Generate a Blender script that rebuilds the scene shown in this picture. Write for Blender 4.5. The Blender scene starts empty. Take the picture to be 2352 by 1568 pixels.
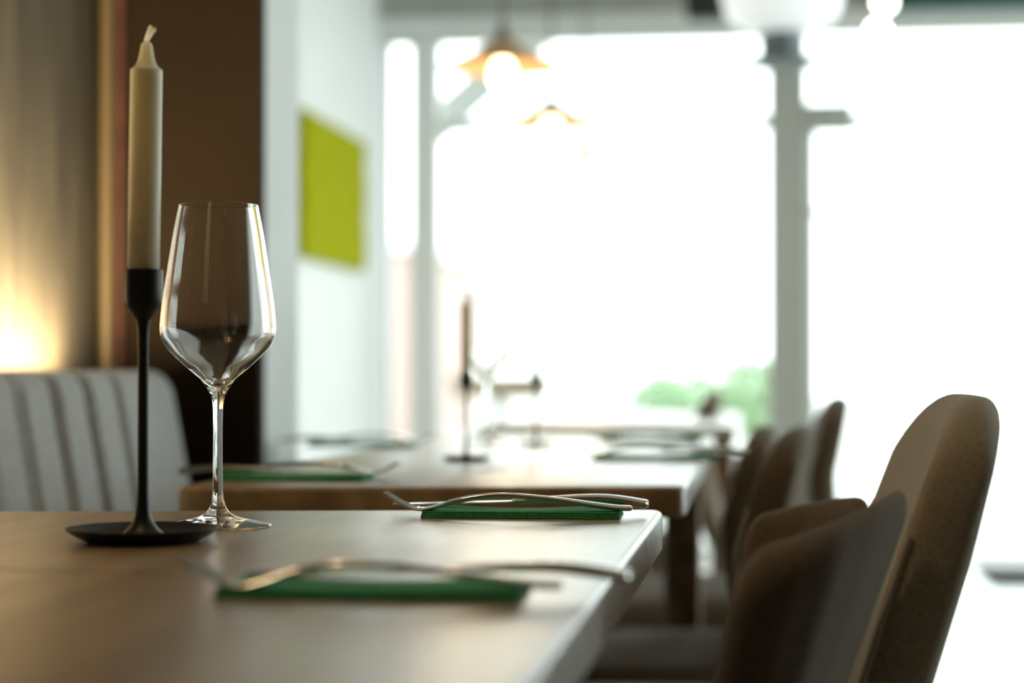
import bpy, bmesh, math, random
from mathutils import Vector, Matrix
random.seed(7)
S = bpy.context.scene
COL = S.collection
R = math.radians

# ------------------------------------------------------------------ camera
CAM_Z = 0.865
YAW, PITCH, FPX = R(7.2), R(0.775), 4512.0
cam = bpy.data.cameras.new('camera')
co = bpy.data.objects.new('camera', cam); COL.objects.link(co)
cam.sensor_width = 36.0
cam.lens = FPX / 2352 * 36
cam.clip_start = 0.05; cam.clip_end = 200
co.location = (0, 0, CAM_Z)
co.rotation_euler = (R(90) + PITCH, 0, YAW)
cam.dof.use_dof = True
cam.dof.focus_distance = 1.46
cam.dof.aperture_fstop = cam.lens / 20.0
S.camera = co

# ------------------------------------------------------------------ world, light, exposure
w = bpy.data.worlds.new('overcast_sky'); S.world = w; w.use_nodes = True
bg = w.node_tree.nodes['Background']
bg.inputs[0].default_value = (0.91, 1.0, 0.99, 1); bg.inputs[1].default_value = 3.3
S.view_settings.view_transform = 'Standard'; S.view_settings.look = 'None'
S.view_settings.gamma = 1.0; S.view_settings.use_curve_mapping = False
S.view_settings.exposure = 0.5
S.cycles.use_denoising = True
S.cycles.max_bounces = 14; S.cycles.diffuse_bounces = 5; S.cycles.glossy_bounces = 6
S.cycles.transmission_bounces = 12; S.cycles.transparent_max_bounces = 16
S.cycles.sample_clamp_indirect = 8.0

def portal(name, loc, rot, sx, sy):
    l = bpy.data.lights.new(name, 'AREA'); l.shape = 'RECTANGLE'; l.size = sx; l.size_y = sy
    l.cycles.is_portal = True
    o = bpy.data.objects.new(name, l); COL.objects.link(o); o.location = loc; o.rotation_euler = rot
    return o
portal('window_portal', (1.0, 9.12, 1.2), (R(-90), 0, 0), 5.6, 2.4)
portal('side_window_portal', (2.96, 5.85, 1.45), (0, R(90), 0), 2.3, 6.1)

# ------------------------------------------------------------------ pixel -> place
fw = Vector((-math.sin(YAW) * math.cos(PITCH), math.cos(YAW) * math.cos(PITCH), math.sin(PITCH)))
rt = Vector((math.cos(YAW), math.sin(YAW), 0)); up = rt.cross(fw)
def ray(px, py): return fw + rt * ((px - 1176) / FPX) + up * ((784 - py) / FPX)
def onz(px, py, z):
    d = ray(px, py); return Vector((0, 0, CAM_Z)) + d * ((z - CAM_Z) / d.z)
def ony(px, py, Y):
    d = ray(px, py); return Vector((0, 0, CAM_Z)) + d * (Y / d.y)

# ------------------------------------------------------------------ object helpers
def obj(name, verts, faces, m, parent=None, smooth=True, angle=40):
    me = bpy.data.meshes.new(name)
    me.from_pydata([tuple(v) for v in verts], [], faces)
    bm = bmesh.new(); bm.from_mesh(me)
    bmesh.ops.recalc_face_normals(bm, faces=bm.faces); bm.to_mesh(me); bm.free()
    if smooth: me.polygons.foreach_set('use_smooth', [True] * len(me.polygons)); me.set_sharp_from_angle(angle=R(angle))
    me.materials.append(m)
    o = bpy.data.objects.new(name, me); COL.objects.link(o)
    if parent: o.parent = parent
    return o
def join(*parts):
    V, F = [], []
    for v, f in parts:
        n = len(V); V += [tuple(a) for a in v]; F += [tuple(i + n for i in q) for q in f]
    return V, F
def tag(o, label, cat, group=None):
    o['label'] = label; o['category'] = cat
    if group: o['group'] = group
    return o
def thing(name, label, cat, loc=(0, 0, 0), rz=0, group=None):
    o = bpy.data.objects.new(name, None); COL.objects.link(o)
    o.empty_display_size = .05
    o.location = loc; o.rotation_euler = (0, 0, rz)
    return tag(o, label, cat, group)
def dup(root, loc, rz, label, group=None):
    r = root.copy(); COL.objects.link(r); r.location = loc; r.rotation_euler = (0, 0, rz); r['label'] = label
    if group: r['group'] = group
    for ch in list(root.children):
        c = ch.copy(); COL.objects.link(c); c.parent = r
        for g in list(ch.children):
            d = g.copy(); COL.objects.link(d); d.parent = c
    return r
def struct(name, vf, m, smooth=False):
    o = obj(name, vf[0], vf[1], m, smooth=smooth); o['kind'] = 'structure'; return o

def box(x0, x1, y0, y1, z0, z1):
    v = [(x, y, z) for z in (z0, z1) for y in (y0, y1) for x in (x0, x1)]
    return v, [(0, 2, 3, 1), (4, 5, 7, 6), (0, 1, 5, 4), (2, 6, 7, 3), (0, 4, 6, 2), (1, 3, 7, 5)]
def lathe(prof, seg=64, c=(0, 0, 0)):
    V, F, rings = [], [], []
    for r, z in prof:
        if r < 1e-7:
            V.append((c[0], c[1], c[2] + z)); rings.append([len(V) - 1])
        else:
            ring = []
            for i in range(seg):
                a = 2 * math.pi * i / seg
                V.append((c[0] + r * math.cos(a), c[1] + r * math.sin(a), c[2] + z)); ring.append(len(V) - 1)
            rings.append(ring)
    for A, B in zip(rings, rings[1:]):
        for i in range(seg):
            j = (i + 1) % seg
            if len(A) == 1 and len(B) == 1: break
            if len(A) == 1: F.append((A[0], B[i], B[j]))
            elif len(B) == 1: F.append((A[i], B[0], A[j]))
            else: F.append((A[i], B[i], B[j], A[j]))
    return V, F
def smoothprof(pts, n=6):
    out = []
    P = [pts[0]] + list(pts) + [pts[-1]]
    for i in range(1, len(P) - 2):
        p0, p1, p2, p3 = P[i - 1], P[i], P[i + 1], P[i + 2]
        for k in range(n):
            t = k / n
            out.append(tuple(max(0, .5 * (2 * p1[a] + (p2[a] - p0[a]) * t + (2 * p0[a] - 5 * p1[a] + 4 * p2[a] - p3[a]) * t * t
                       + (3 * p1[a] - p0[a] - 3 * p2[a] + p3[a]) * t ** 3)) if a == 0 else
                       .5 * (2 * p1[a] + (p2[a] - p0[a]) * t + (2 * p0[a] - 5 * p1[a] + 4 * p2[a] - p3[a]) * t * t
                       + (3 * p1[a] - p0[a] - 3 * p2[a] + p3[a]) * t ** 3) for a in range(2)))
    out.append(pts[-1]); return out
def catmull(pts, n=6):
    pts = [Vector(p) for p in pts]; P = [pts[0]] + pts + [pts[-1]]; out = []
    for i in range(1, len(P) - 2):
        p0, p1, p2, p3 = P[i - 1], P[i], P[i + 1], P[i + 2]
        for k in range(n):
            t = k / n
            out.append(.5 * (2 * p1 + (p2 - p0) * t + (2 * p0 - 5 * p1 + 4 * p2 - p3) * t * t + (3 * p1 - p0 - 3 * p2 + p3) * t ** 3))
    out.append(pts[-1]); return out
def tube(pts, rad, seg=10):
    pts = [Vector(p) for p in pts]; V, F = [], []
    rad = rad if isinstance(rad, (list, tuple)) else [rad] * len(pts)
    ref = None
    for i, p in enumerate(pts):
        t = (pts[min(i + 1, len(pts) - 1)] - pts[max(i - 1, 0)]).normalized()
        if ref is None: ref = t.orthogonal().normalized()
        ref = (ref - t * ref.dot(t)).normalized(); b = t.cross(ref)
        for k in range(seg):
            a = 2 * math.pi * k / seg
            V.append(p + (ref * math.cos(a) + b * math.sin(a)) * rad[i])
    n = len(pts)
    for i in range(n - 1):
        for k in range(seg):
            j = (k + 1) % seg
            F.append((i * seg + k, i * seg + j, (i + 1) * seg + j, (i + 1) * seg + k))
    F.append(tuple(range(seg))); F.append(tuple((n - 1) * seg + k for k in range(seg)))
    return V, F
def rbox(size, r, n=(10, 10, 10), k=4, deform=None, c=(0, 0, 0)):
    """rounded box, grid on each face; edges of radius r"""
    sx, sy, sz = [s / 2 for s in size]
    idx, V, F = {}, [], []
    def coords(s, m):
        a = [-s + r * (1 - math.cos(math.pi / 2 * i / k)) for i in range(k)]
        mid = [-s + r + (2 * s - 2 * r) * i / m for i in range(m + 1)]
        return a + mid + [-q for q in reversed(a)]
    X, Y, Z = coords(sx, n[0]), coords(sy, n[1]), coords(sz, n[2])
    def vert(x, y, z):
        key = (round(x, 6), round(y, 6), round(z, 6))
        if key not in idx:
            p = Vector((x, y, z))
            q = Vector((max(-sx + r, min(sx - r, x)), max(-sy + r, min(sy - r, y)), max(-sz + r, min(sz - r, z))))
            d = p - q
            if d.length > 1e-9: p = q + d.normalized() * r
            p = p + Vector(c)
            if deform: p = Vector(deform(p.x, p.y, p.z))
            idx[key] = len(V); V.append(p)
        return idx[key]
    for A, B, f in ((X, Y, lambda a, b, s: (a, b, s * sz)), (X, Z, lambda a, b, s: (a, s * sy, b)), (Y, Z, lambda a, b, s: (s * sx, a, b))):
        for s in (-1, 1):
            for i in range(len(A) - 1):
                for j in range(len(B) - 1):
                    q = (vert(*f(A[i], B[j], s)), vert(*f(A[i + 1], B[j], s)), vert(*f(A[i + 1], B[j + 1], s)), vert(*f(A[i], B[j + 1], s)))
                    if len(set(q)) == 4: F.append(q)
    return V, F
def loft(secs, seg=12, power=2.0):
    """secs: (x, y, z, halfwidth_y, halfthick) sections along x; thickness is taken across the path"""
    V, F = [], []
    n = len(secs)
    for i, (x, y, z, hw, ht) in enumerate(secs):
        a, b = secs[max(i - 1, 0)], secs[min(i + 1, n - 1)]
        t = Vector((b[0] - a[0], 0, b[2] - a[2])).normalized(); nn = Vector((-t.z, 0, t.x))
        for k in range(seg):
            an = 2 * math.pi * k / seg; cc, ss = math.cos(an), math.sin(an)
            cy = math.copysign(abs(cc) ** (2 / power), cc); cz = math.copysign(abs(ss) ** (2 / power), ss)
            V.append(Vector((x, y + cy * hw, z)) + nn * (cz * ht))
    for i in range(n - 1):
        for k in range(seg):
            j = (k + 1) % seg
            F.append((i * seg + k, i * seg + j, (i + 1) * seg + j, (i + 1) * seg + k))
    F.append(tuple(range(seg))); F.append(tuple((n - 1) * seg + k for k in range(seg)))
    return V, F

# ------------------------------------------------------------------ materials
def mat(name, col, rough=.6, metal=0, spec=None, emit=None, estr=0, trans=0, ior=None, sss=0, coat=0, sheen=0):
    m = bpy.data.materials.new(name); m.use_nodes = True
    b = m.node_tree.nodes['Principled BSDF']
    b.inputs['Base Color'].default_value = (*col, 1); b.inputs['Roughness'].default_value = rough
    b.inputs['Metallic'].default_value = metal
    if spec is not None: b.inputs['Specular IOR Level'].default_value = spec
    if emit: b.inputs['Emission Color'].default_value = (*emit, 1); b.inputs['Emission Strength'].default_value = estr
    b.inputs['Transmission Weight'].default_value = trans
    if ior: b.inputs['IOR'].default_value = ior
    if sss:
        b.inputs['Subsurface Weight'].default_value = sss; b.inputs['Subsurface Radius'].default_value = (1, .9, .72); b.inputs['Subsurface Scale'].default_value = .02
    b.inputs['Coat Weight'].default_value = coat; b.inputs['Sheen Weight'].default_value = sheen
    return m
def noisy(m, scale, c0, c1, stretch=(1, 1, 1), bump=0, detail=6, dist=.002, bscale=None, lo=.35, hi=.65):
    nt = m.node_tree; N, L = nt.nodes, nt.links; b = N['Principled BSDF']
    tc = N.new('ShaderNodeTexCoord'); mp = N.new('ShaderNodeMapping'); mp.inputs['Scale'].default_value = stretch
    L.new(tc.outputs['Object'], mp.inputs[0])
    no = N.new('ShaderNodeTexNoise'); no.inputs['Scale'].default_value = scale; no.inputs['Detail'].default_value = detail
    L.new(mp.outputs[0], no.inputs['Vector'])
    cr = N.new('ShaderNodeValToRGB'); cr.color_ramp.elements[0].position = lo; cr.color_ramp.elements[1].position = hi
    cr.color_ramp.elements[0].color = (*c0, 1); cr.color_ramp.elements[1].color = (*c1, 1)
    L.new(no.outputs['Fac'], cr.inputs[0]); L.new(cr.outputs[0], b.inputs['Base Color'])
    if bump:
        n2 = N.new('ShaderNodeTexNoise'); n2.inputs['Scale'].default_value = bscale or scale * 4; L.new(mp.outputs[0], n2.inputs['Vector'])
        bp = N.new('ShaderNodeBump'); bp.inputs['Strength'].default_value = bump; bp.inputs['Distance'].default_value = dist
        L.new(n2.outputs['Fac'], bp.inputs['Height']); L.new(bp.outputs[0], b.inputs['Normal'])
    return m, cr
def wood(name, c0, c1, rough, stretch=(1, .07, 1), scale=30, bump=.2, coat=0):
    m, cr = noisy(mat(name, c0, rough), scale, c0, c1, stretch, bump=bump, bscale=120, dist=.0006)
    nt = m.node_tree; N, L = nt.nodes, nt.links; b = N['Principled BSDF']
    rr = N.new('ShaderNodeTexNoise'); rr.inputs['Scale'].default_value = 9
    rm = N.new('ShaderNodeMapRange'); rm.inputs[3].default_value = rough - .06; rm.inputs[4].default_value = rough + .1
    tc = N.new('ShaderNodeTexCoord'); L.new(tc.outputs['Object'], rr.inputs['Vector'])
    b.inputs['Coat Weight'].default_value = coat; b.inputs['Coat Roughness'].default_value = .3
    L.new(rr.outputs['Fac'], rm.inputs[0]); L.new(rm.outputs[0], b.inputs['Roughness'])
    return m

M = {}
M['oak'] = wood('oiled_oak', (.27, .165, .065), (.47, .315, .145), .42, coat=.9)
M['oak_end'] = wood('dark_oak', (.13, .07, .03), (.22, .125, .06), .5)
M['skylit_edge'] = wood('oak_edge_with_skylight', (.46, .44, .39), (.70, .68, .62), .38, (1, .5, 1), 60, coat=.8, bump=.5)
M['black_iron'] = mat('matt_black_iron', (.012, .012, .012), .42, 0, .4)
M['wax'] = noisy(mat('ivory_wax', (.74, .70, .55), .42, sss=.7), 20, (.71, .67, .52), (.77, .73, .58))[0]
M['wick'] = mat('cotton_wick', (.80, .74, .60), .9, sss=.8)
M['char'] = mat('singed_wick_fibres', (.32, .27, .2), .95)
M['glass'] = mat('clear_glass', (1, 1, 1), 0, trans=1, ior=1.47)
M['steel'] = mat('polished_steel', (.62, .60, .57), .13, 1)
M['napkin'] = noisy(mat('green_paper_napkin', (.07, .42, .18), .85), 300, (.055, .36, .15), (.085, .48, .21), bump=.2, bscale=900, dist=.0004)[0]
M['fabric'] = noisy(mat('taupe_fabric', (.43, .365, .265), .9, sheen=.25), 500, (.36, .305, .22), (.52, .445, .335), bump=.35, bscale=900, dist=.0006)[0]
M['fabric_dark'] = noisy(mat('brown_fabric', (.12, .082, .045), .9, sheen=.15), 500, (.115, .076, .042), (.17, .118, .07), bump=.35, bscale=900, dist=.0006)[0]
M['piping'] = mat('grey_piping', (.58, .52, .44), .8)
M['leg'] = mat('dark_stained_leg', (.04, .028, .02), .45)
M['bench'] = noisy(mat('pale_grey_upholstery', (.44, .44, .43), .75, sheen=.2), 60, (.41, .41, .40), (.47, .47, .455), bump=.2, bscale=700, dist=.0005)[0]
M['bench_base'] = mat('bench_plinth', (.07, .05, .035), .6)
M['brown_wall'] = noisy(mat('brown_wall_paint', (.022, .0135, .007), .85, spec=.12), 3, (.016, .0098, .0048), (.020, .0124, .0062), bump=.1, bscale=80, dist=.001)[0]
M['linen_wall'] = noisy(mat('sand_plaster', (.19, .155, .105), .9), 5, (.055, .044, .028), (.105, .084, .055), (1, 6, .8), bump=.3, bscale=25, dist=.004)[0]
M['white_wall'] = noisy(mat('white_wall_paint', (.82, .85, .86), .8), 4, (.80, .83, .84), (.84, .87, .88), bump=.05, bscale=60)[0]
M['sand_wall'] = noisy(mat('sand_wall_paint', (.30, .25, .18), .85), 4, (.28, .23, .165), (.33, .275, .2))[0]
M['grey_wall'] = noisy(mat('grey_header_paint', (.36, .37, .34), .8), 4, (.34, .35, .32), (.38, .39, .36))[0]
M['frame'] = mat('window_frame_paint', (.42, .43, .40), .5)
M['frame_white'] = mat('white_frame_paint', (.75, .76, .76), .5)
M['floor'] = noisy(mat('pale_floor_tile', (.42, .40, .36), .22), 3, (.38, .36, .32), (.46, .44, .40))[0]
M['ceil'] = mat('ceiling_paint', (.45, .43, .39), .9)
M['moss'] = noisy(mat('lime_green_felt', (.36, .38, .002), .95, spec=.05), 40, (.30, .33, .001), (.42, .42, .004), bump=.8, bscale=120, dist=.006)[0]
M['copper'] = mat('copper_pipe', (.13, .092, .045), .5, .2)
M['red_cloth'] = noisy(mat('dark_red_cloth', (.09, .028, .015), .85), 30, (.045, .015, .009), (.07, .022, .012))[0]
M['brass'] = mat('copper_lacquer_shade', (.62, .38, .18), .4, .15)
M['shade_in'] = mat('warm_shade_lining', (.85, .62, .36), .6)
M['bulb'] = mat('glowing_bulb', (1, .9, .7), .4, emit=(1, .76, .44), estr=7)
M['spot'] = mat('glowing_globe', (1, 1, 1), .4, emit=(1, .98, .9), estr=6)
M['opal'] = mat('white_opal_glass', (.86, .90, .92), .35, emit=(.92, .97, 1), estr=.32)
M['chrome'] = mat('grey_lamp_metal', (.14, .17, .185), .5, .2)
M['black'] = mat('black_plastic', (.012, .013, .014), .5)
M['teal'] = mat('dark_teal_panel', (.01, .09, .075), .6)
M['pave'] = noisy(mat('pale_paving', (.52, .52, .49), .8), 6, (.48, .48, .45), (.56, .56, .53))[0]
M['leaf'] = noisy(mat('shrub_leaf', (.13, .26, .06), .6), 30, (.26, .42, .22), (.42, .56, .36))[0]
M['planter'] = mat('grey_planter', (.24, .24, .25), .7)
M['out_wood'] = wood('weathered_wood', (.18, .13, .09), (.26, .2, .14), .7)
M['pergola'] = mat('pergola_paint', (.24, .25, .23), .7)
M['brick'] = mat('pink_brick', (.40, .29, .265), .9)
M['dark_glass'] = mat('dark_window_glass', (.06, .07, .08), .1)
M['mat'] = mat('dark_doormat', (.03, .035, .04), .95)
M['led'] = mat('warm_led_strip', (1, .8, .5), .5, emit=(1, .74, .38), estr=20)
def pane_mat():
    m = bpy.data.materials.new('window_glass'); m.use_nodes = True
    nt = m.node_tree; N, L = nt.nodes, nt.links; N.remove(N['Principled BSDF'])
    t = N.new('ShaderNodeBsdfTransparent'); t.inputs[0].default_value = (.97, .99, .98, 1)
    g = N.new('ShaderNodeBsdfGlossy'); g.inputs['Roughness'].default_value = .01
    f = N.new('ShaderNodeFresnel'); f.inputs[0].default_value = 1.3
    mx = N.new('ShaderNodeMixShader'); L.new(f.outputs[0], mx.inputs[0]); L.new(t.outputs[0], mx.inputs[1]); L.new(g.outputs[0], mx.inputs[2])
    L.new(mx.outputs[0], N['Material Output'].inputs[0]); return m
M['pane'] = pane_mat()

# ------------------------------------------------------------------ room shell
WY = 9.0                       # window wall
LX, PX, PY = -0.95, -0.712, 2.75   # seating wall, partition end, partition front
FX = -1.76                     # far left wall
RX = 3.05                       # right wall
CZ = 3.0
HZ = 2.405                     # window head
struct('floor', box(-2.2, RX + .2, -3.2, WY + .14, -.1, 0), M['floor'])
struct('ceiling', box(-2.2, RX + .2, -3.2, WY + .3, CZ, CZ + .1), M['ceil'])
struct('wall_left', box(LX - .15, LX, -3.2, PY, 0, CZ), M['linen_wall'])
# the partition: brown front, white end and back
struct('wall_partition', box(FX - .2, PX, PY, PY + .03, 0, CZ), M['brown_wall'])
struct('wall_partition_end', box(FX - .2, PX, PY + .03, PY + .235, 0, CZ), M['white_wall'])
struct('wall_far_left', box(FX - .2, FX, PY + .235, WY + .2, 0, CZ), M['white_wall'])
struct('wall_back', box(-2.2, RX + .2, -3.4, -3.2, 0, CZ), M['sand_wall'])
struct('wall_header', box(FX, RX, WY - .05, WY + .2, HZ, CZ), M['grey_wall'])
SY0 = 2.8
struct('wall_right', join(box(RX, RX + .2, -3.2, SY0, 0, CZ), box(RX, RX + .2, 8.9, WY + .2, 0, CZ), box(RX, RX + .2, SY0, 8.9, 2.65, CZ), box(RX, RX + .2, SY0, 8.9, 0, .25)), M['sand_wall'])

def pxx(px, Y): return ony(px, 845, Y).x
def pxz(px, py, Y): return ony(px, py, Y).z
x_l = FX + .02; x_m = pxx(975, WY); x_p0 = pxx(1780, WY); x_p1 = pxx(1854, WY); x_d1 = 2.2
# windows: frame with a pane each
def window(n, x0, x1, z0, z1, t=.05, m='frame', rails=()):
    fr = join(box(x0, x0 + t, WY, WY + .08, z0, z1), box(x1 - t, x1, WY, WY + .08, z0, z1), box(x0 + t, x1 - t, WY, WY + .08, z1 - t, z1),
              box(x0 + t, x1 - t, WY, WY + .08, z0, z0 + t), *[box(x0 + t, x1 - t, WY + .02, WY + .06, z - .03, z + .03) for z in rails])
    o = struct('window_%d' % n, fr, M[m])
    p = obj('pane', *box(x0 + t, x1 - t, WY + .036, WY + .042, z0 + t, z1 - t), M['pane'], o, smooth=False)
    return o
zt = pxz(1500, 281, WY)
window(1, x_l, x_m - .036, .02, HZ, .03, 'frame_white')
window(2, x_m + .036, x_p0, .02, HZ, .03, 'frame_white', rails=(zt,))
window(3, x_d1 + .06, RX - .02, .02, HZ, .05, 'frame_white')
struct('trim_2', box(x_m - .036, x_m + .036, WY - .02, WY + .1, 0, HZ), M['frame_white'])
struct('trim_3', join(box(x_p0, x_p1, WY - .06, WY + .14, 0, HZ)), M['frame'])
struct('trim_4', box(x_d1, x_d1 + .06, WY - .02, WY + .1, 0, HZ), M['frame'])
struct('trim_5', box(FX, RX, WY - .07, WY - .05, HZ, HZ + .075), M['frame_white'])
# glazed door right of the pillar
zd = pxz(2100, 268, WY)
d1 = struct('door_1', join(box(x_p1, x_p1 + .04, WY, WY + .07, .01, zd), box(x_d1 - .04, x_d1, WY, WY + .07, .01, zd), box(x_p1 + .04, x_d1 - .04, WY, WY + .07, zd - .045, zd),
                           box(x_p1 + .04, x_d1 - .04, WY, WY + .07, .01, .025)), M['frame_white'])
obj('pane', *box(x_p1 + .04, x_d1 - .04, WY + .03, WY + .036, .025, zd - .035), M['pane'], d1, smooth=False)
a = ony(1848, 236, WY - .06); b_ = ony(1962, 302, WY - .06)
obj('door_closer', *rbox((b_.x - a.x, .06, a.z - b_.z), .01, (2, 2, 2), 3, c=((a.x + b_.x) / 2, WY - .035, (a.z + b_.z) / 2)), M['frame'], d1)
zh = pxz(1850, 490, WY)
obj('door_handle', *tube([(x_p1 + .025, WY, zh), (x_p1 + .025, WY - .05, zh), (x_p1 + .06, WY - .055, zh)], .012), M['frame'], d1)
w4 = struct('window_4', box(x_p1, x_d1, WY, WY + .07, zd, zd + .012), M['frame_white'])
obj('pane', *box(x_p1, x_d1, WY + .03, WY + .036, zd + .03, HZ), M['pane'], w4, smooth=False)
ys5 = [SY0 + (8.9 - SY0) * i / 4 for i in range(5)]
w5 = struct('window_5', join(*[box(RX + .02, RX + .1, y - .03, y + .03, .25, 2.65) for y in [ys5[0] + .03] + ys5[1:4] + [ys5[4] - .03]],
                             box(RX + .02, RX + .1, SY0 + .06, 8.84, 2.59, 2.65), box(RX + .02, RX + .1, SY0 + .06, 8.84, .25, .31)), M['frame_white'])
for y0, y1 in zip(ys5, ys5[1:]):
    obj('pane', *box(RX + .05, RX + .056, y0 + .03, y1 - .03, .31, 2.59), M['pane'], w5, smooth=False)
# panel and clutter up on the header
a = ony(2050, 22, WY - .1)
tag(obj('fascia_panel', *box(a.x, RX - .1, WY - .16, WY - .071, a.z, CZ - .1), M['teal'], smooth=False), 'dark teal panel fixed along the top of the wall over the door', 'panel')
a = ony(1622, 46, 6.0)
sp = thing('loudspeaker', 'small black loudspeaker box hanging at the ceiling beside the white bowl lamp', 'speaker', (a.x, 6.0, a.z))
obj('cabinet', *rbox((.12, .12, .16), .01, (2, 2, 2), 3, c=(0, 0, .08)), M['black'], sp)
obj('bracket', *box(-.012, .012, -.012, .012, .16, CZ - a.z), M['black'], sp, smooth=False)

# copper pipe and dark red cloth strip in the corner of the seating wall
tag(obj('copper_pipe', *tube([(LX + .018, PY - .022, 0), (LX + .018, PY - .022, CZ)], .0105, 20), M['copper']), 'vertical copper pipe in the corner of the brown wall', 'pipe')
x0 = pxx(252, PY - .01); x1 = pxx(284, PY - .01)
tag(obj('wall_batten', *rbox((x1 - x0, .012, CZ - .02), .004, (1, 1, 2), 2, c=((x0 + x1) / 2, PY - .006, CZ / 2)), M['red_cloth']), 'narrow dark red strip on the brown wall beside the copper pipe', 'strip')

# lime green panel on the far left wall
def on_x(px, py, X):
    d = ray(px, py); return Vector((0, 0, CAM_Z)) + d * (X / d.x)
g0, g1 = on_x(697, 247, FX + .03), on_x(838, 330, FX + .03); gb = on_x(697, 590, FX + .03)
rng = random.Random(3)
gp = thing('wall_panel', 'lime green felt panel hanging on the white wall by the window', 'wall panel', (FX, (g0.y + g1.y) / 2, gb.z))
L_, H_ = g1.y - g0.y, g0.z - gb.z
obj('felt_face', *rbox((.035, L_, H_), .012, (2, 24, 12), 3, deform=lambda x, y, z: (x + .004 * math.sin(31 * y) * math.cos(27 * z), y, z), c=(.022, 0, H_ / 2)), M['moss'], gp)
obj('backing', *box(0, .012, -L_ / 2 + .02, L_ / 2 - .02, .02, H_ - .02), M['frame_white'], gp, smooth=False)

# ------------------------------------------------------------------ banquette along the seating wall
BY0, BY1, BT = -1.6, 2.665, .862
bn = thing('banquette', 'pale grey channel-tufted bench along the left wall, ending at the brown partition', 'bench', (0, 0, 0))
sp_ = .115; g_off = 2.07
def bdef(x, y, z):
    t = max(0, min(1, (z - .43) / (BT - .43)))
    front = max(0, (x + .86) / .05)
    ph = ((y - g_off) / sp_) % 1.0
    groove = -.022 * (math.exp(-((ph) / .085) ** 2) + math.exp(-((1 - ph) / .085) ** 2)) if y < 2.5 else 0
    lean = -.15 * (z - .80)
    dz = 0
    e = BY1 - y
    if e < .05: dz = -(.05 - math.sqrt(max(0, .05 ** 2 - (.05 - e) ** 2))) * max(0, (z - .7) / (BT - .7))
    return (x + front * (groove + lean), y, z + dz)
obj('backrest', *rbox((.075, BY1 - BY0, BT - .40), .025, (3, 300, 10), 4, deform=bdef, c=(-.8375, (BY0 + BY1) / 2, (BT + .40) / 2)), M['bench'], bn)
obj('seat', *rbox((.43, BY1 - BY0, .12), .03, (6, 40, 2), 4, c=(-.675, (BY0 + BY1) / 2, .40)), M['bench'], bn)
obj('plinth', *box(-.90, -.48, BY0 + .02, BY1 - .02, 0, .335), M['bench_base'], bn, smooth=False)
# LED strip behind the bench back, washing the wall
led = obj('light_strip', *rbox((.012, .9, .01), .003, (1, 4, 1), 2, c=(-.884, 1.95, .835)), M['led'])
tag(led, 'warm light strip on the wall just above the bench back', 'light strip')
l = bpy.data.lights.new('wall_washer', 'AREA'); l.shape = 'RECTANGLE'; l.size = .02; l.size_y = 1.2; l.energy = 21.0; l.color = (1, .80, .48)
lo = bpy.data.objects.new('wall_washer', l); COL.objects.link(lo); lo.location = (-.900, 1.96, .85); lo.rotation_euler = (R(180), R(0), 0)

# ------------------------------------------------------------------ tables
TZ = .75
def slab(poly, z0, z1, r=.005, k=4, cr=.018):
    """flat top from a polygon with rounded corners and eased edges"""
    pts = []
    n = len(poly)
    for i in range(n):
        p, a, b = Vector(poly[i]), Vector(poly[i - 1]), Vector(poly[(i + 1) % n])
        da, db = (a - p).normalized(), (b - p).normalized()
        s, e = p + da * cr, p + db * cr
        for j in range(7):
            t = j / 6; pts.append((1 - t) ** 2 * s + 2 * t * (1 - t) * p + t * t * e)
        q, q2 = p + db * cr, b + (p - b).normalized() * cr
        for j in range(1, 24): pts.append(q + (q2 - q) * (j / 24))
    m = len(pts); rings = []
    nor = []
    for i in range(m):
        d = (pts[(i + 1) % m] - pts[i - 1]); nv = Vector((d.y, -d.x)).normalized(); nor.append(nv)
    c = sum(pts, Vector((0, 0))) / m
    sg = 1 if nor[0].dot(pts[0] - c) > 0 else -1
    prof = [(-r * (1 - math.sin(math.pi / 2 * j / k)), z0 + r * (1 - math.cos(math.pi / 2 * j / k))) for j in range(k + 1)]
    prof += [(-r * (1 - math.cos(math.pi / 2 * j / k)), z1 - r + r * math.sin(math.pi / 2 * j / k)) for j in range(k + 1)]
    V, F = [], []
    for off, z in prof:
        for i in range(m):
            p = pts[i] + nor[i] * (sg * off); V.append((p.x, p.y, z))
    for a in range(len(prof) - 1):
        for i in range(m):
            j = (i + 1) % m; F.append((a * m + i, a * m + j, (a + 1) * m + j, (a + 1) * m + i))
    F.append(tuple(range(m))); F.append(tuple((len(prof) - 1) * m + i for i in range(m)))
    return V, F
def table(label, poly, thick, inset=.05, group=None):
    xs = [p[0] for p in poly]; ys = [p[1] for p in poly]
    cx, cy = sum(xs) / 4, sum(ys) / 4
    t = thing('dining_table', label, 'table', (cx, cy, 0), 0, group)
    loc = [(x - cx, y - cy) for x, y in poly]
    top = obj('tabletop', *slab(loc, TZ - thick, TZ), M['oak'], t)
    top.data.materials.append(M['skylit_edge'])          # window light on the side faces, put into their colour
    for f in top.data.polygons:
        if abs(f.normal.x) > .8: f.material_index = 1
    for i, (x, y) in enumerate(loc):
        sx, sy = (-1 if x > 0 else 1), (-1 if y > 0 else 1)
        ins = inset if y > 0 else max(inset, .21)
        if sx > 0: ins = max(.05, -.405 - (x + cx))      # left legs stand clear of the bench seat
        bx, by = x + sx * ins, y + sy * .085
        obj('leg', *rbox((.06, .06, TZ - thick), .006, (1, 1, 2), 2, c=(bx, by, (TZ - thick) / 2)), M['oak_end'], t)
    return t, (cx, cy)
c_br = onz(1524, 1169.5, TZ); c_bl = onz(0, 1173, TZ)
tdir = (c_bl - c_br).normalized(); c_bl = c_br + tdir * ((-.715 - c_br.x) / tdir.x)
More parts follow.
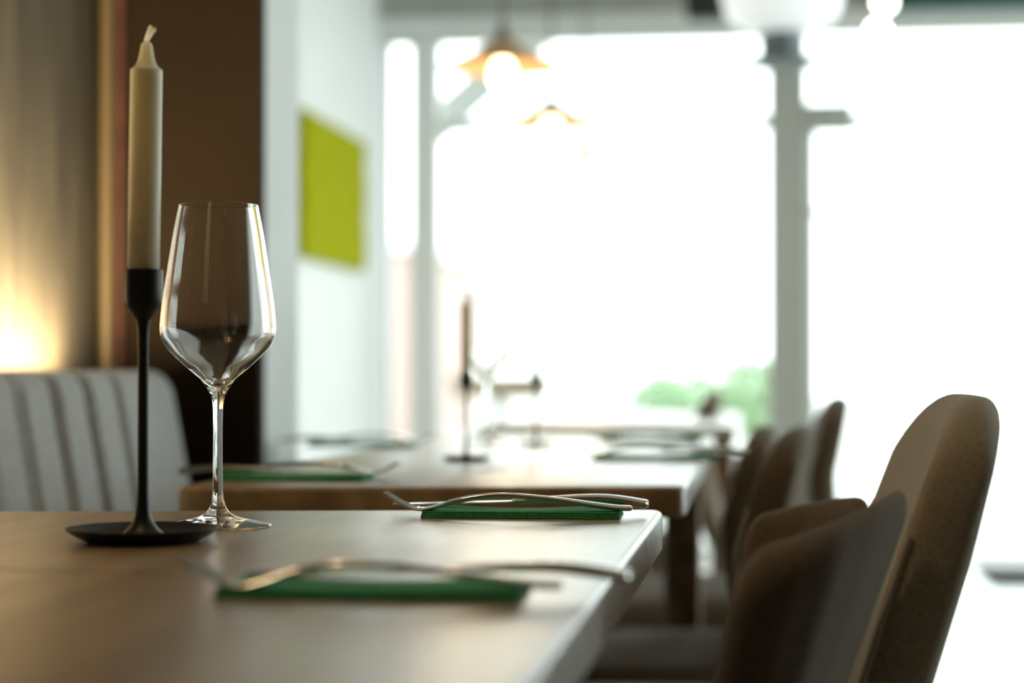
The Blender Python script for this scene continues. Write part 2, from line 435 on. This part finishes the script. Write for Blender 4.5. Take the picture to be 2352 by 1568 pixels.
e1 = onz(1215, 1568, TZ); ed = (e1 - c_br).normalized(); c_fr = c_br + ed * ((.34 - c_br.y) / ed.y)
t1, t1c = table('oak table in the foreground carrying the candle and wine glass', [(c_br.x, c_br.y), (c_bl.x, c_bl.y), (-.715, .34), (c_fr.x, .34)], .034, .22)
# open joint between the boards
j0, j1 = onz(0, 1308, TZ), onz(400, 1318, TZ)
jd = (j1 - j0).normalized(); j0 = j0 + jd * ((-.712 - j0.x) / jd.x); jn = Vector((-jd.y, jd.x, 0)) * .0016; tc = Vector((t1c[0], t1c[1], 0))
jv = [q_ + n_ + Vector((0, 0, dz)) - tc for dz in (-.002, .0002) for q_, n_ in ((j0, -jn), (j1, -jn * .3), (j1, jn * .3), (j0, jn))]
jo = obj('board_joint', jv, [(0, 3, 2, 1), (4, 5, 6, 7), (0, 1, 5, 4), (1, 2, 6, 5), (2, 3, 7, 6), (3, 0, 4, 7)], M['leg'], t1, smooth=False)
jo['label'] = 'dark open joint between the boards'
b_bot = onz(400, 1118, TZ); b_rt = onz(1576, 1118, TZ); b_far = onz(1640, 1001, TZ)
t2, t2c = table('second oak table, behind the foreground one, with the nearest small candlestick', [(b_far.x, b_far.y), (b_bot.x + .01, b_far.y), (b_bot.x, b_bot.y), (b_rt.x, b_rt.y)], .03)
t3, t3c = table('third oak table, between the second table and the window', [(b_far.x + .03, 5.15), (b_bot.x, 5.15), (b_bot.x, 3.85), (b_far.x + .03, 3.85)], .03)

# ------------------------------------------------------------------ candlestick and candle
def make_candlestick(label, loc, s, group=None):
    t = thing('candlestick', label, 'candlestick', loc, 0, group)
    dish = [(0, 0), (118, 0), (126, 1.5), (146, 10), (165, 22), (174, 30), (174.5, 32.5), (171, 33), (163, 29), (146, 21), (120, 16.5), (80, 15.5), (46, 15)]
    obj('dish', *lathe([(r * s, z * s) for r, z in dish] + [(0, 15 * s)], 96), M['black_iron'], t)
    st = smoothprof([(52, 14), (44, 21), (31, 34), (20, 55), (14.5, 85), (12.6, 130), (12.4, 250), (12.4, 400), (13, 470), (14, 492), (17, 509)], 5)
    obj('stem', *lathe([(r * s, z * s) for r, z in st], 48), M['black_iron'], t)
    cup = smoothprof([(13, 500), (18, 511), (28, 526), (39, 543), (43.5, 562), (44, 590), (44, 622)], 5) + [(43, 624.5), (38.5, 624.5), (37.5, 622), (37.5, 575), (0, 573)]
    obj('cup', *lathe([(max(0, r) * s, z * s) for r, z in cup], 64), M['black_iron'], t)
    return t
p = onz(328, 1243, TZ)
SC = (p - Vector((0, 0, CAM_Z))).dot(fw) / FPX
cs1 = make_candlestick('black iron candlestick holding the tall ivory candle, on the foreground table', p, SC)
def make_candle(label, loc, s, h=463, tilt=0):
    t = thing('candle', label, 'candle', loc); t.rotation_euler = (0, tilt, 0)
    pr = [(0, 0), (35, 0), (36.4, 2), (36.4, h * .5), (36.2, h - 2), (36.4, h), (35.2, h + 1.5), (31, h + 4), (26.5, h + 8), (22.5, h + 15), (19.5, h + 23), (17, h + 33), (15, h + 44), (13.6, h + 54), (12, h + 60), (8.5, h + 64), (3.5, h + 66), (0, h + 66)]
    obj('wax_body', *lathe([(r * s, z * s) for r, z in pr], 64), M['wax'], t)
    wp = catmull([(-1 * s, 0, (h + 62) * s), (0, 0, (h + 70) * s), (4 * s, 1 * s, (h + 80) * s), (10 * s, 0, (h + 91) * s), (15 * s, 0, (h + 99) * s)], 5)
    n = len(wp)
    rads = [(4.6 + 5.2 * (i / (n - 1)) ** 1.2 + .5 * math.sin(i * 1.7)) * s for i in range(n)]; rads[-1] *= .55
    V, F = tube(wp, rads, 12)
    wk = obj('wick', V, F, M['wick'], t)
    fib = []
    for k in range(9):
        a = k * .7
        q = Vector((14 * s + math.cos(a) * 4 * s, math.sin(a) * 5 * s, (h + 96) * s))
        fib.append(tube([q, q + Vector((.5 + .3 * math.cos(a), .3 * math.sin(a), .9)) * (5 + 3 * math.sin(k * 2.1)) * s], [2.2 * s, .6 * s], 6))
    obj('wick_tip', *join(*fib), M['char'], wk)
    return t
zc = p.z + 575 * SC
make_candle('tall ivory dinner candle standing in the black candlestick on the foreground table', (p.x - .0003, p.y, zc), SC, 1243 - 157 - 575 - 2, R(.75))

# ------------------------------------------------------------------ wine glass
q = onz(500, 1209, TZ)
SG = (q - Vector((0, 0, CAM_Z))).dot(fw) / FPX
def Z(y): return (1209 - y)
foot = [(0, 1.2), (60, 1), (110, .3), (119, 0), (122, 1.5), (122.5, 3.5), (121, 5.2), (112, 7.5), (80, 14.5), (50, 21), (32, 29), (21, 41), (14.6, 58), (12.2, 80)]
stem = [(11.2, 130), (10.6, 200), (11, 255), (12.2, 280), (15, 296), (19.5, 308), (25, 317.5), (31, 326), (39.5, 338)]
outer = [(53, 350), (72, 366), (97, 389), (117, 410), (128, 430), (132.3, 452), (131.2, 480), (127, 520), (120, 566), (112, 620), (103, 676), (94, 722), (91.6, 734), (90.7, 738.4), (90.5, 739)]
inner_b = [(0, 326), (7, 327), (15, 331), (25, 339.5), (37, 350.5), (52, 362), (72, 377), (95, 397), (113.5, 416), (124.6, 434), (129, 454), (128.3, 480), (124.2, 520), (117.4, 566), (109.6, 620), (100.8, 676), (92.1, 722), (89.7, 734), (88.8, 738.4)]
po = smoothprof(foot + stem + outer, 5)
rim = [(90.2, 739.7), (89.6, 740), (89.0, 739.7), (88.7, 739)]
pi_ = list(reversed(smoothprof(inner_b, 5)))
prof = [(r * SG, z * SG) for r, z in po + rim + pi_]
g = obj('wine_glass', *lathe(prof, 128), M['glass'], angle=80)
g.location = q
tag(g, 'clear long-stemmed wine glass standing empty beside the candlestick on the foreground table', 'wine glass')

# ------------------------------------------------------------------ cutlery on green napkins
def napkin_mesh():
    # folded paper napkin, three plies, fold at the front edge
    parts = []
    for i in range(3):
        parts.append(rbox((.153 - .0006 * i, .062 - .002 * i, .0017), .0008, (14, 6, 1), 2, c=(.0765, .031, .00086 + i * .0017),
                          deform=lambda x, y, z, i=i: (x, y, z + .0006 * i * math.sin(x * 40 + i) * min(1, max(0, y) / .06) )))
    return join(*parts)
FORK = catmull([(-.030, 0, .0185), (-.016, 0, .0105), (-.004, 0, .0062), (.006, 0, .0068), (.022, 0, .0112), (.045, 0, .0158), (.068, 0, .0166), (.10, 0, .0142), (.13, 0, .0105), (.150, 0, .0082), (.160, 0, .0078)], 4)
def make_setting_fork(label, loc, rz, group):
    t = thing('fork', label, 'fork', loc, rz, group)
    n = len(FORK)
    def wd(x):
        if x < .012: return .0115 - max(0, x + .004) * .22
        if x < .03: return .0080 - (x - .012) * .30
        return .0028 + .0056 * ((x - .03) / .13) ** 1.6
    secs = [(p.x, 0, p.z, wd(p.x), .0011 + (.0011 if p.x > .02 else .0004)) for p in FORK if p.x >= -.006]
    x, y, z, w_, h_ = secs[-1]; secs.append((x + .0022, 0, z - .0003, w_ * .72, h_ * .7))
    obj('handle', *loft(secs, 16, 2.4), M['steel'], t)
    tp = [p for p in FORK if p.x <= -.003]
    ts = []
    for k in (-1.5, -.5, .5, 1.5):
        ss = [(p.x, k * .0059, p.z, .0021 - .0011 * (1 - i / max(1, len(tp) - 1)), .00105) for i, p in enumerate(tp)]
        ts.append(loft(ss, 8))
    obj('tines', *join(*ts), M['steel'], t)
    return t
def make_knife(label, loc, rz, group):
    t = thing('knife', label, 'knife', loc, rz, group)
    hp = catmull([(.085, 0, .0098), (.10, 0, .0108), (.13, 0, .0125), (.155, 0, .0128), (.175, 0, .0108), (.187, 0, .0088), (.190, 0, .0086)], 4)
    hs = [(p.x, 0, p.z, .0035 + .0062 * ((p.x - .085) / .105) ** 1.2, .0019 + .0016 * min(1, (p.x - .085) / .08)) for p in hp]
    x, y, z, w_, h_ = hs[-1]; hs.append((x + .002, 0, z, w_ * .7, h_ * .65))
    obj('handle', *loft(hs, 16, 2.4), M['steel'], t)
    bp = [(-.010 + .097 * i / 24, .0072 + .0028 * (i / 24)) for i in range(25)]
    bs = []
    for i, (x, z) in enumerate(bp):
        u = i / 24
        hw = .0098 * min(1, (u / .22) ** .55 if u > 0 else .02) if u < .8 else .0098 - .0058 * ((u - .8) / .2) ** .7
        bs.append((x, -.001 * (1 - u), z, max(hw, .0006), .0007))
    obj('blade', *loft(bs, 14, 2.6), M['steel'], t)
    return t
grp_n, grp_f, grp_k = 'green napkins under cutlery', 'forks lying on green napkins', 'knives lying on green napkins'
def setting(P, rz, where, fork_off=(0, 0), knife_off=(0, 0), kr=0):
    rot = Matrix.Rotation(rz, 3, 'Z')
    def at(v): return P + rot @ Vector(v)
    nk = obj('napkin', *napkin_mesh(), M['napkin']); nk.location = P; nk.rotation_euler = (0, 0, rz)
    tag(nk, 'folded green napkin ' + where, 'napkin', grp_n)
    make_setting_fork('steel fork on the napkin ' + where, at((fork_off[0], .013 + fork_off[1], 0)), rz, grp_f)
    make_knife('steel knife behind the fork on the napkin ' + where, at((.003 + knife_off[0], .049 + knife_off[1], 0)), rz + kr, grp_k)
P1 = onz(965, 1189, TZ)
setting(P1, R(.8), 'at the far corner of the foreground table', (0, 0), (-.022, -.003), R(1.5))
P2 = onz(488, 1375, TZ)
setting(P2, R(-.3), 'at the near end of the foreground table', (.012, 0), (.010, .004), R(0))
P3 = onz(860, 1098, TZ); setting(P3, R(180), 'at the near left of the second table')
P4 = onz(1362, 1056, TZ); setting(P4, R(4), 'at the right edge of the second table')
P5 = onz(960, 1024, TZ); setting(P5, R(176), 'at the far left of the second table')
P6 = onz(1380, 1016, TZ); setting(P6, R(2), 'at the far right of the second table')

# smaller candlesticks on the second table
pc = onz(1071, 1058, TZ)
s2 = .105 / 625
make_candlestick('smaller black candlestick in the middle of the second table', pc, s2 * 1.03)
make_candle('half-burnt candle in the small candlestick in the middle of the second table', (pc.x, pc.y, pc.z + 575 * s2 * 1.03), s2 * 1.02, 540)
pc = onz(1231, 1023, TZ)
make_candlestick('smaller black candlestick at the far end of the second table', pc, s2)
make_candle('short candle in the small candlestick at the far end of the second table', (pc.x, pc.y, pc.z + 575 * s2), s2 * 1.02, 200)
# glasses on the tables behind
gl = g
def glass_at(px, py, z, label):
    o = gl.copy(); COL.objects.link(o); o.location = onz(px, py, z); o['label'] = label
    return o
glass_at(1120, 1016, TZ, 'blurred wine glass between the two small candlesticks on the second table')

# ------------------------------------------------------------------ chairs
W = .42
def back_def(x, y, z, curved=False):
    zb, top, Rr = .40, .845, .12
    t = max(0, (z - .45) / .395)
    y = y * (1 - .10 * t * t)
    e = W / 2 * (1 - .10 * t * t) - abs(y)
    zt_ = top
    if e < Rr: zt_ = top - (Rr - math.sqrt(max(0, Rr ** 2 - (Rr - max(e, 0)) ** 2))) * .55
    z2 = zb + (z - zb) * (zt_ - zb) / (top - zb)
    th = 1.0 - .25 * max(0, (z2 - .74) / .105)
    xc = .1176 + (.235 if curved else .31) * (z2 - .80)
    if curved and z2 < .70: xc = .0941 + 1.1 * (.70 - z2) ** 2
    return (xc + x * th - .012 * (y / (W / 2)) ** 2 + .006, y, z2)
def make_chair(label, loc, rz, arms=None, sz=1.0, fab='fabric', group=None):
    t = thing('upholstered_chair' if not arms else 'upholstered_armchair', label, 'chair', loc, rz, group); t.scale = (1, 1, sz)
    obj('backrest', *rbox((.05, W, .445), .022, (3, 18, 18), 5, deform=lambda x, y, z: back_def(x, y, z, not arms), c=(0, 0, .6225)), M[fab], t)
    for s in (-1, 1):
        pp = [back_def(-.0205, s * (W / 2 - .0035), .44 + .36 * i / 18, not arms) for i in range(19)]
        obj('piping', *tube(pp, .0022, 8), M['piping'], t)
    obj('seat', *rbox((.44, .47, .10), .035, (6, 6, 2), 4, c=(-.13, 0, .42), deform=lambda x, y, z: (x, y, z + .008 * math.cos(x * 6) * (1 if z > .42 else 0))), M[fab], t)
    for sx, sy in ((-.30, -.19), (-.30, .19), (.04, -.19), (.04, .19)):
        dx = -.03 if sx < 0 else .05
        obj('leg', *tube([(sx, sy, .38), (sx + dx, sy * 1.12, 0)], [.019, .011], 12), M['leg'], t)
    if arms:
        for s, dz in arms:
            def adef(u, v, wz):
                # u along the arm 0 front..1 back, v across, wz height 0..1
                path = [(-.028, .385), (.001, .378), (.028, .355), (.053, .305), (.082, .215)]
                f = max(0, min(.9999, u)) * 4; i = int(f); a = f - i
                X = path[i][0] * (1 - a) + path[i + 1][0] * a; Yv = path[i][1] * (1 - a) + path[i + 1][1] * a
                top = .758 + .032 * u + dz - .28 * v
                z = .40 + (top - .40) * wz
                flare = (1 - wz) * .10 * (1 - .8 * u)
                X -= (top - z) * (.21 * (1 - u) + .36 * u)
                return (X, s * (Yv - flare + v), z)
            V, F = rbox((1.0, .9, 1.0), .0, (1, 1, 1), 1)
            # padded shell: rounded box in (u, v, w) space with true radii
            V, F = rbox((.17, .058, .36), .024, (12, 2, 14), 5, c=(.085, 0, .18))
            V = [adef(p.x / .17, p.y, p.z / .36) for p in V]
            obj('armrest', V, F, M['fabric_dark'], t)
    return t
make_chair('upholstered armchair with high leaning back at the right of the foreground table', (.017, 1.50, 0), 0, arms=((-1, 0), (1, -.036)))
gq = 'side chairs along the right of the row of tables'
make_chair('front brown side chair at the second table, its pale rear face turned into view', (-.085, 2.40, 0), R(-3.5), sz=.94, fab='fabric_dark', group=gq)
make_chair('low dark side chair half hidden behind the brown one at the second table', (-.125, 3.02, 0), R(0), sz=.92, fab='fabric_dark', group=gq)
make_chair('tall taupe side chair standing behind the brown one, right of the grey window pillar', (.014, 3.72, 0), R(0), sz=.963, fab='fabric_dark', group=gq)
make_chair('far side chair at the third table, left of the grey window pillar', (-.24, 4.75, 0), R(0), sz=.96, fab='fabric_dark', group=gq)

# ------------------------------------------------------------------ pendant lamps in a row
def make_pendant(label, loc, r, ztop, watt=4):
    t = thing('pendant_lamp', label, 'pendant lamp', loc, 0, 'small copper pendant lamps in a row over the tables')
    pr = smoothprof([(.012, .084), (.024, .078), (.05, .062), (.105, .03), (r, 0)], 5)
    sh = pr + [(r + .001, -.002)] + [(max(a - .002, .004), b - .003) for a, b in reversed(pr)]
    s_ = obj('lamp_shade', *lathe(sh, 48), M['brass'], t)
    obj('socket', *lathe([(0, .115), (.012, .115), (.015, .11), (.015, .06), (.012, .03), (0, .03)], 24), M['leg'], t)
    obj('cord', *tube([(0, 0, .11), (0, 0, ztop - loc[2])], .004, 8), M['black'], t)
    bl = smoothprof([(0, -.060), (.018, -.056), (.031, -.038), (.034, -.018), (.027, .006), (.015, .024), (.012, .034)], 4)
    obj('bulb', *lathe(bl + [(0, .034)], 32), M['bulb'], t)
    lt = bpy.data.lights.new('pendant_glow', 'POINT'); lt.energy = watt; lt.color = (1, .78, .50); lt.shadow_soft_size = .03
    lo = bpy.data.objects.new('pendant_glow', lt); COL.objects.link(lo); lo.parent = t; lo.location = (0, 0, -.075)
    return t
for (px, py, Y, lab) in ((1155, 155, 5.3, 'nearest and largest copper pendant lamp of the row, glowing'), (1266, 285, 6.7, 'middle copper pendant lamp of the row, glowing'),
                         (1345, 382, 8.1, 'farthest copper pendant lamp of the row, glowing close to the window')):
    a = ony(px, py, Y); make_pendant(lab, (a.x, a.y, a.z), .170 if Y < 6 else .192, CZ, 2.2)

for (x, y, lab) in ((-.60, .95, 'copper pendant lamp added to the row over the foreground table, out of view, for warm fill light'),):
    make_pendant(lab, (x, y, 1.95), .170, CZ, 2.6)  # unseen lamp, added to warm the near table and candle

# white opal bowl lamp on a grey neck, in front of the pillar
a = ony(1796, 146, 5.6); k = a.y * 1.0 / FPX
bl = thing('bowl_lamp', 'large white glass bowl lamp with a grey metal neck, hanging before the window pillar', 'lamp', (a.x, a.y, a.z))
obj('collar', *lathe([(0, -2 * k), (96 * k, -2 * k), (98 * k, 2 * k), (90 * k, 8 * k), (40 * k, 12 * k), (0, 12 * k)], 48), M['chrome'], bl)
obj('neck', *lathe([(0, 10 * k), (50 * k, 10 * k), (51 * k, 14 * k), (51 * k, 68 * k), (0, 68 * k)], 40), M['chrome'], bl)
bp = smoothprof([(30 * k, 66 * k), (80 * k, 76 * k), (118 * k, 100 * k), (134 * k, 135 * k), (140 * k, 175 * k)], 5)
obj('bowl', *lathe(bp + [(a_ - 5 * k, b + 4 * k) for a_, b in reversed(bp)], 56), M['opal'], bl)
obj('stem', *tube([(0, 0, 66 * k), (0, 0, CZ - a.z)], .008, 10), M['chrome'], bl)

for px, py, lab in ((2032, 4, 'upper small glowing globe spotlight by the ceiling, right of the bowl lamp'), (2016, 70, 'lower small glowing globe spotlight, right of the bowl lamp')):
    a = ony(px, py, 6.2 if py < 30 else 6.35)
    t = thing('globe_spotlight', lab, 'spotlight', (a.x, a.y, a.z), 0, 'globe spotlights')
    obj('globe', *lathe([(0, -.032)] + [(.032 * math.sin(math.pi * i / 12), -.032 * math.cos(math.pi * i / 12)) for i in range(1, 12)] + [(0, .032)], 24), M['spot'], t)
    obj('rod', *tube([(0, 0, .028), (0, 0, CZ - a.z)], .006, 8), M['chrome'], t)

# doormat
a, b_ = onz(2280, 1345, 0), onz(2280, 1306, 0)
tag(obj('doormat', *rbox((.7, b_.y - a.y, .014), .004, (2, 2, 1), 2, c=(a.x + .35, (a.y + b_.y) / 2, .007)), M['mat']), 'dark doormat on the pale floor in front of the glass door', 'doormat')

# ------------------------------------------------------------------ outside
struct('ground', box(-30, 40, WY + .14, 60, -.10, -.02), M['pave'])
def leaves(n, bx, seed, size=.05):
    r = random.Random(seed); V, F = [], []
    for i in range(n):
        while True:
            u = Vector((r.uniform(-1, 1), r.uniform(-1, 1), r.uniform(-1, 1)))
            if .2 < u.length < 1: break
        c = Vector((u.x * bx[0], u.y * bx[1], u.z * bx[2]))
        a = Vector((r.gauss(0, 1), r.gauss(0, 1), r.gauss(0, 1))).normalized(); b = a.orthogonal().normalized(); s = size * r.uniform(.6, 1.3)
        n0 = len(V)
        V += [c - a * s, c + b * s * .45, c + a * s, c - b * s * .45 + a.cross(b) * s * .2]; F.append((n0, n0 + 1, n0 + 2, n0 + 3))
    return V, F
for k, (px, py, Y, sx, szv, lab) in enumerate(((1560, 912, 12.3, .34, .16, 'green shrub in the grey planter outside, left of the pillar'),
                                               (1715, 912, 11.2, .20, .24, 'taller green shrub outside the window close beside the pillar'),
                                               (1395, 790, 14.0, .26, .22, 'pale green shrub on a stem outside the middle of the window'))):
    a = ony(px, py, Y)
    t = thing('shrub', lab, 'shrub', (a.x, a.y, -.02))
    h = a.z + .02
    V, F = leaves((430, 330, 150)[k], (sx, .25, szv), k + 5); obj('foliage', [(v[0], v[1], v[2] + h) for v in V], F, M['leaf'], t, smooth=False)
    obj('stem', *tube([(0, 0, .38), (.02, 0, h)], [.02, .012], 8), M['out_wood'], t)
    obj('planter', *lathe([(0, 0), (.16, 0), (.22, .4), (.20, .4), (.19, .36), (0, .36)], 32), M['planter'], t)
# pergola post with its brace and beam
a = ony(992, 310, 10.6); b_ = ony(1118, 185, 10.6)
xp = pxx(981, 10.6)
pg = thing('pergola', 'grey timber terrace frame outside with a post and a diagonal brace', 'pergola', (xp, 10.6, -.02))
zb = ony(981, 60, 10.6).z + .02
obj('post', *box(-.04, .04, -.04, .04, 0, zb), M['pergola'], pg, smooth=False)
dv = (Vector((b_.x - xp, 0, b_.z + .02)) - Vector((.0, 0, a.z + .02)))
p0 = Vector((.0, 0, a.z + .02)) - dv * .1; p1 = Vector((b_.x - xp, 0, b_.z + .02)) + dv * .9
obj('brace', *tube([p0, p1], .125, 4), M['pergola'], pg, smooth=False)
obj('beam', *box(-.4, 4.2, -.05, .05, zb, zb + .14), M['pergola'], pg, smooth=False)
# terrace table and chair
a = ony(1150, 862, 11.0)
tt = thing('terrace_table', 'weathered round table on the terrace outside the window', 'table', (a.x, 11.0, -.02))
h = a.z + .02
obj('tabletop', *lathe([(0, h - .13), (.25, h - .13), (.27, h - .11), (.30, h - .02), (.29, h), (0, h)], 40), M['out_wood'], tt)
obj('column', *tube([(0, 0, .03), (0, 0, h - .12)], .035, 14), M['black'], tt)
obj('base', *lathe([(0, 0), (.22, 0), (.22, .02), (.05, .04), (0, .04)], 32), M['black'], tt)
# brick house far outside
a = ony(890, 575, 24)
hb = thing('house', 'pale pinkish house across the street, seen through the narrow left window', 'building', (ony(962, 660, 24).x - 3, 24, -.02))
hh = a.z + .02
obj('wall', *box(-3, 3.0, 0, 5, 0, hh), M['brick'], hb, smooth=False)
obj('roof', *box(-3.1, 3.1, -.1, 5.1, hh, hh + .12), M['frame_white'], hb, smooth=False)
for x in (-2.2, -.6, 1.2):
    f_ = obj('window', *box(x, x + .9, -.04, 0, .9, hh - .4), M['frame_white'], hb, smooth=False)
    obj('pane', *box(x + .06, x + .84, -.045, -.04, .96, hh - .46), M['dark_glass'], f_, smooth=False)
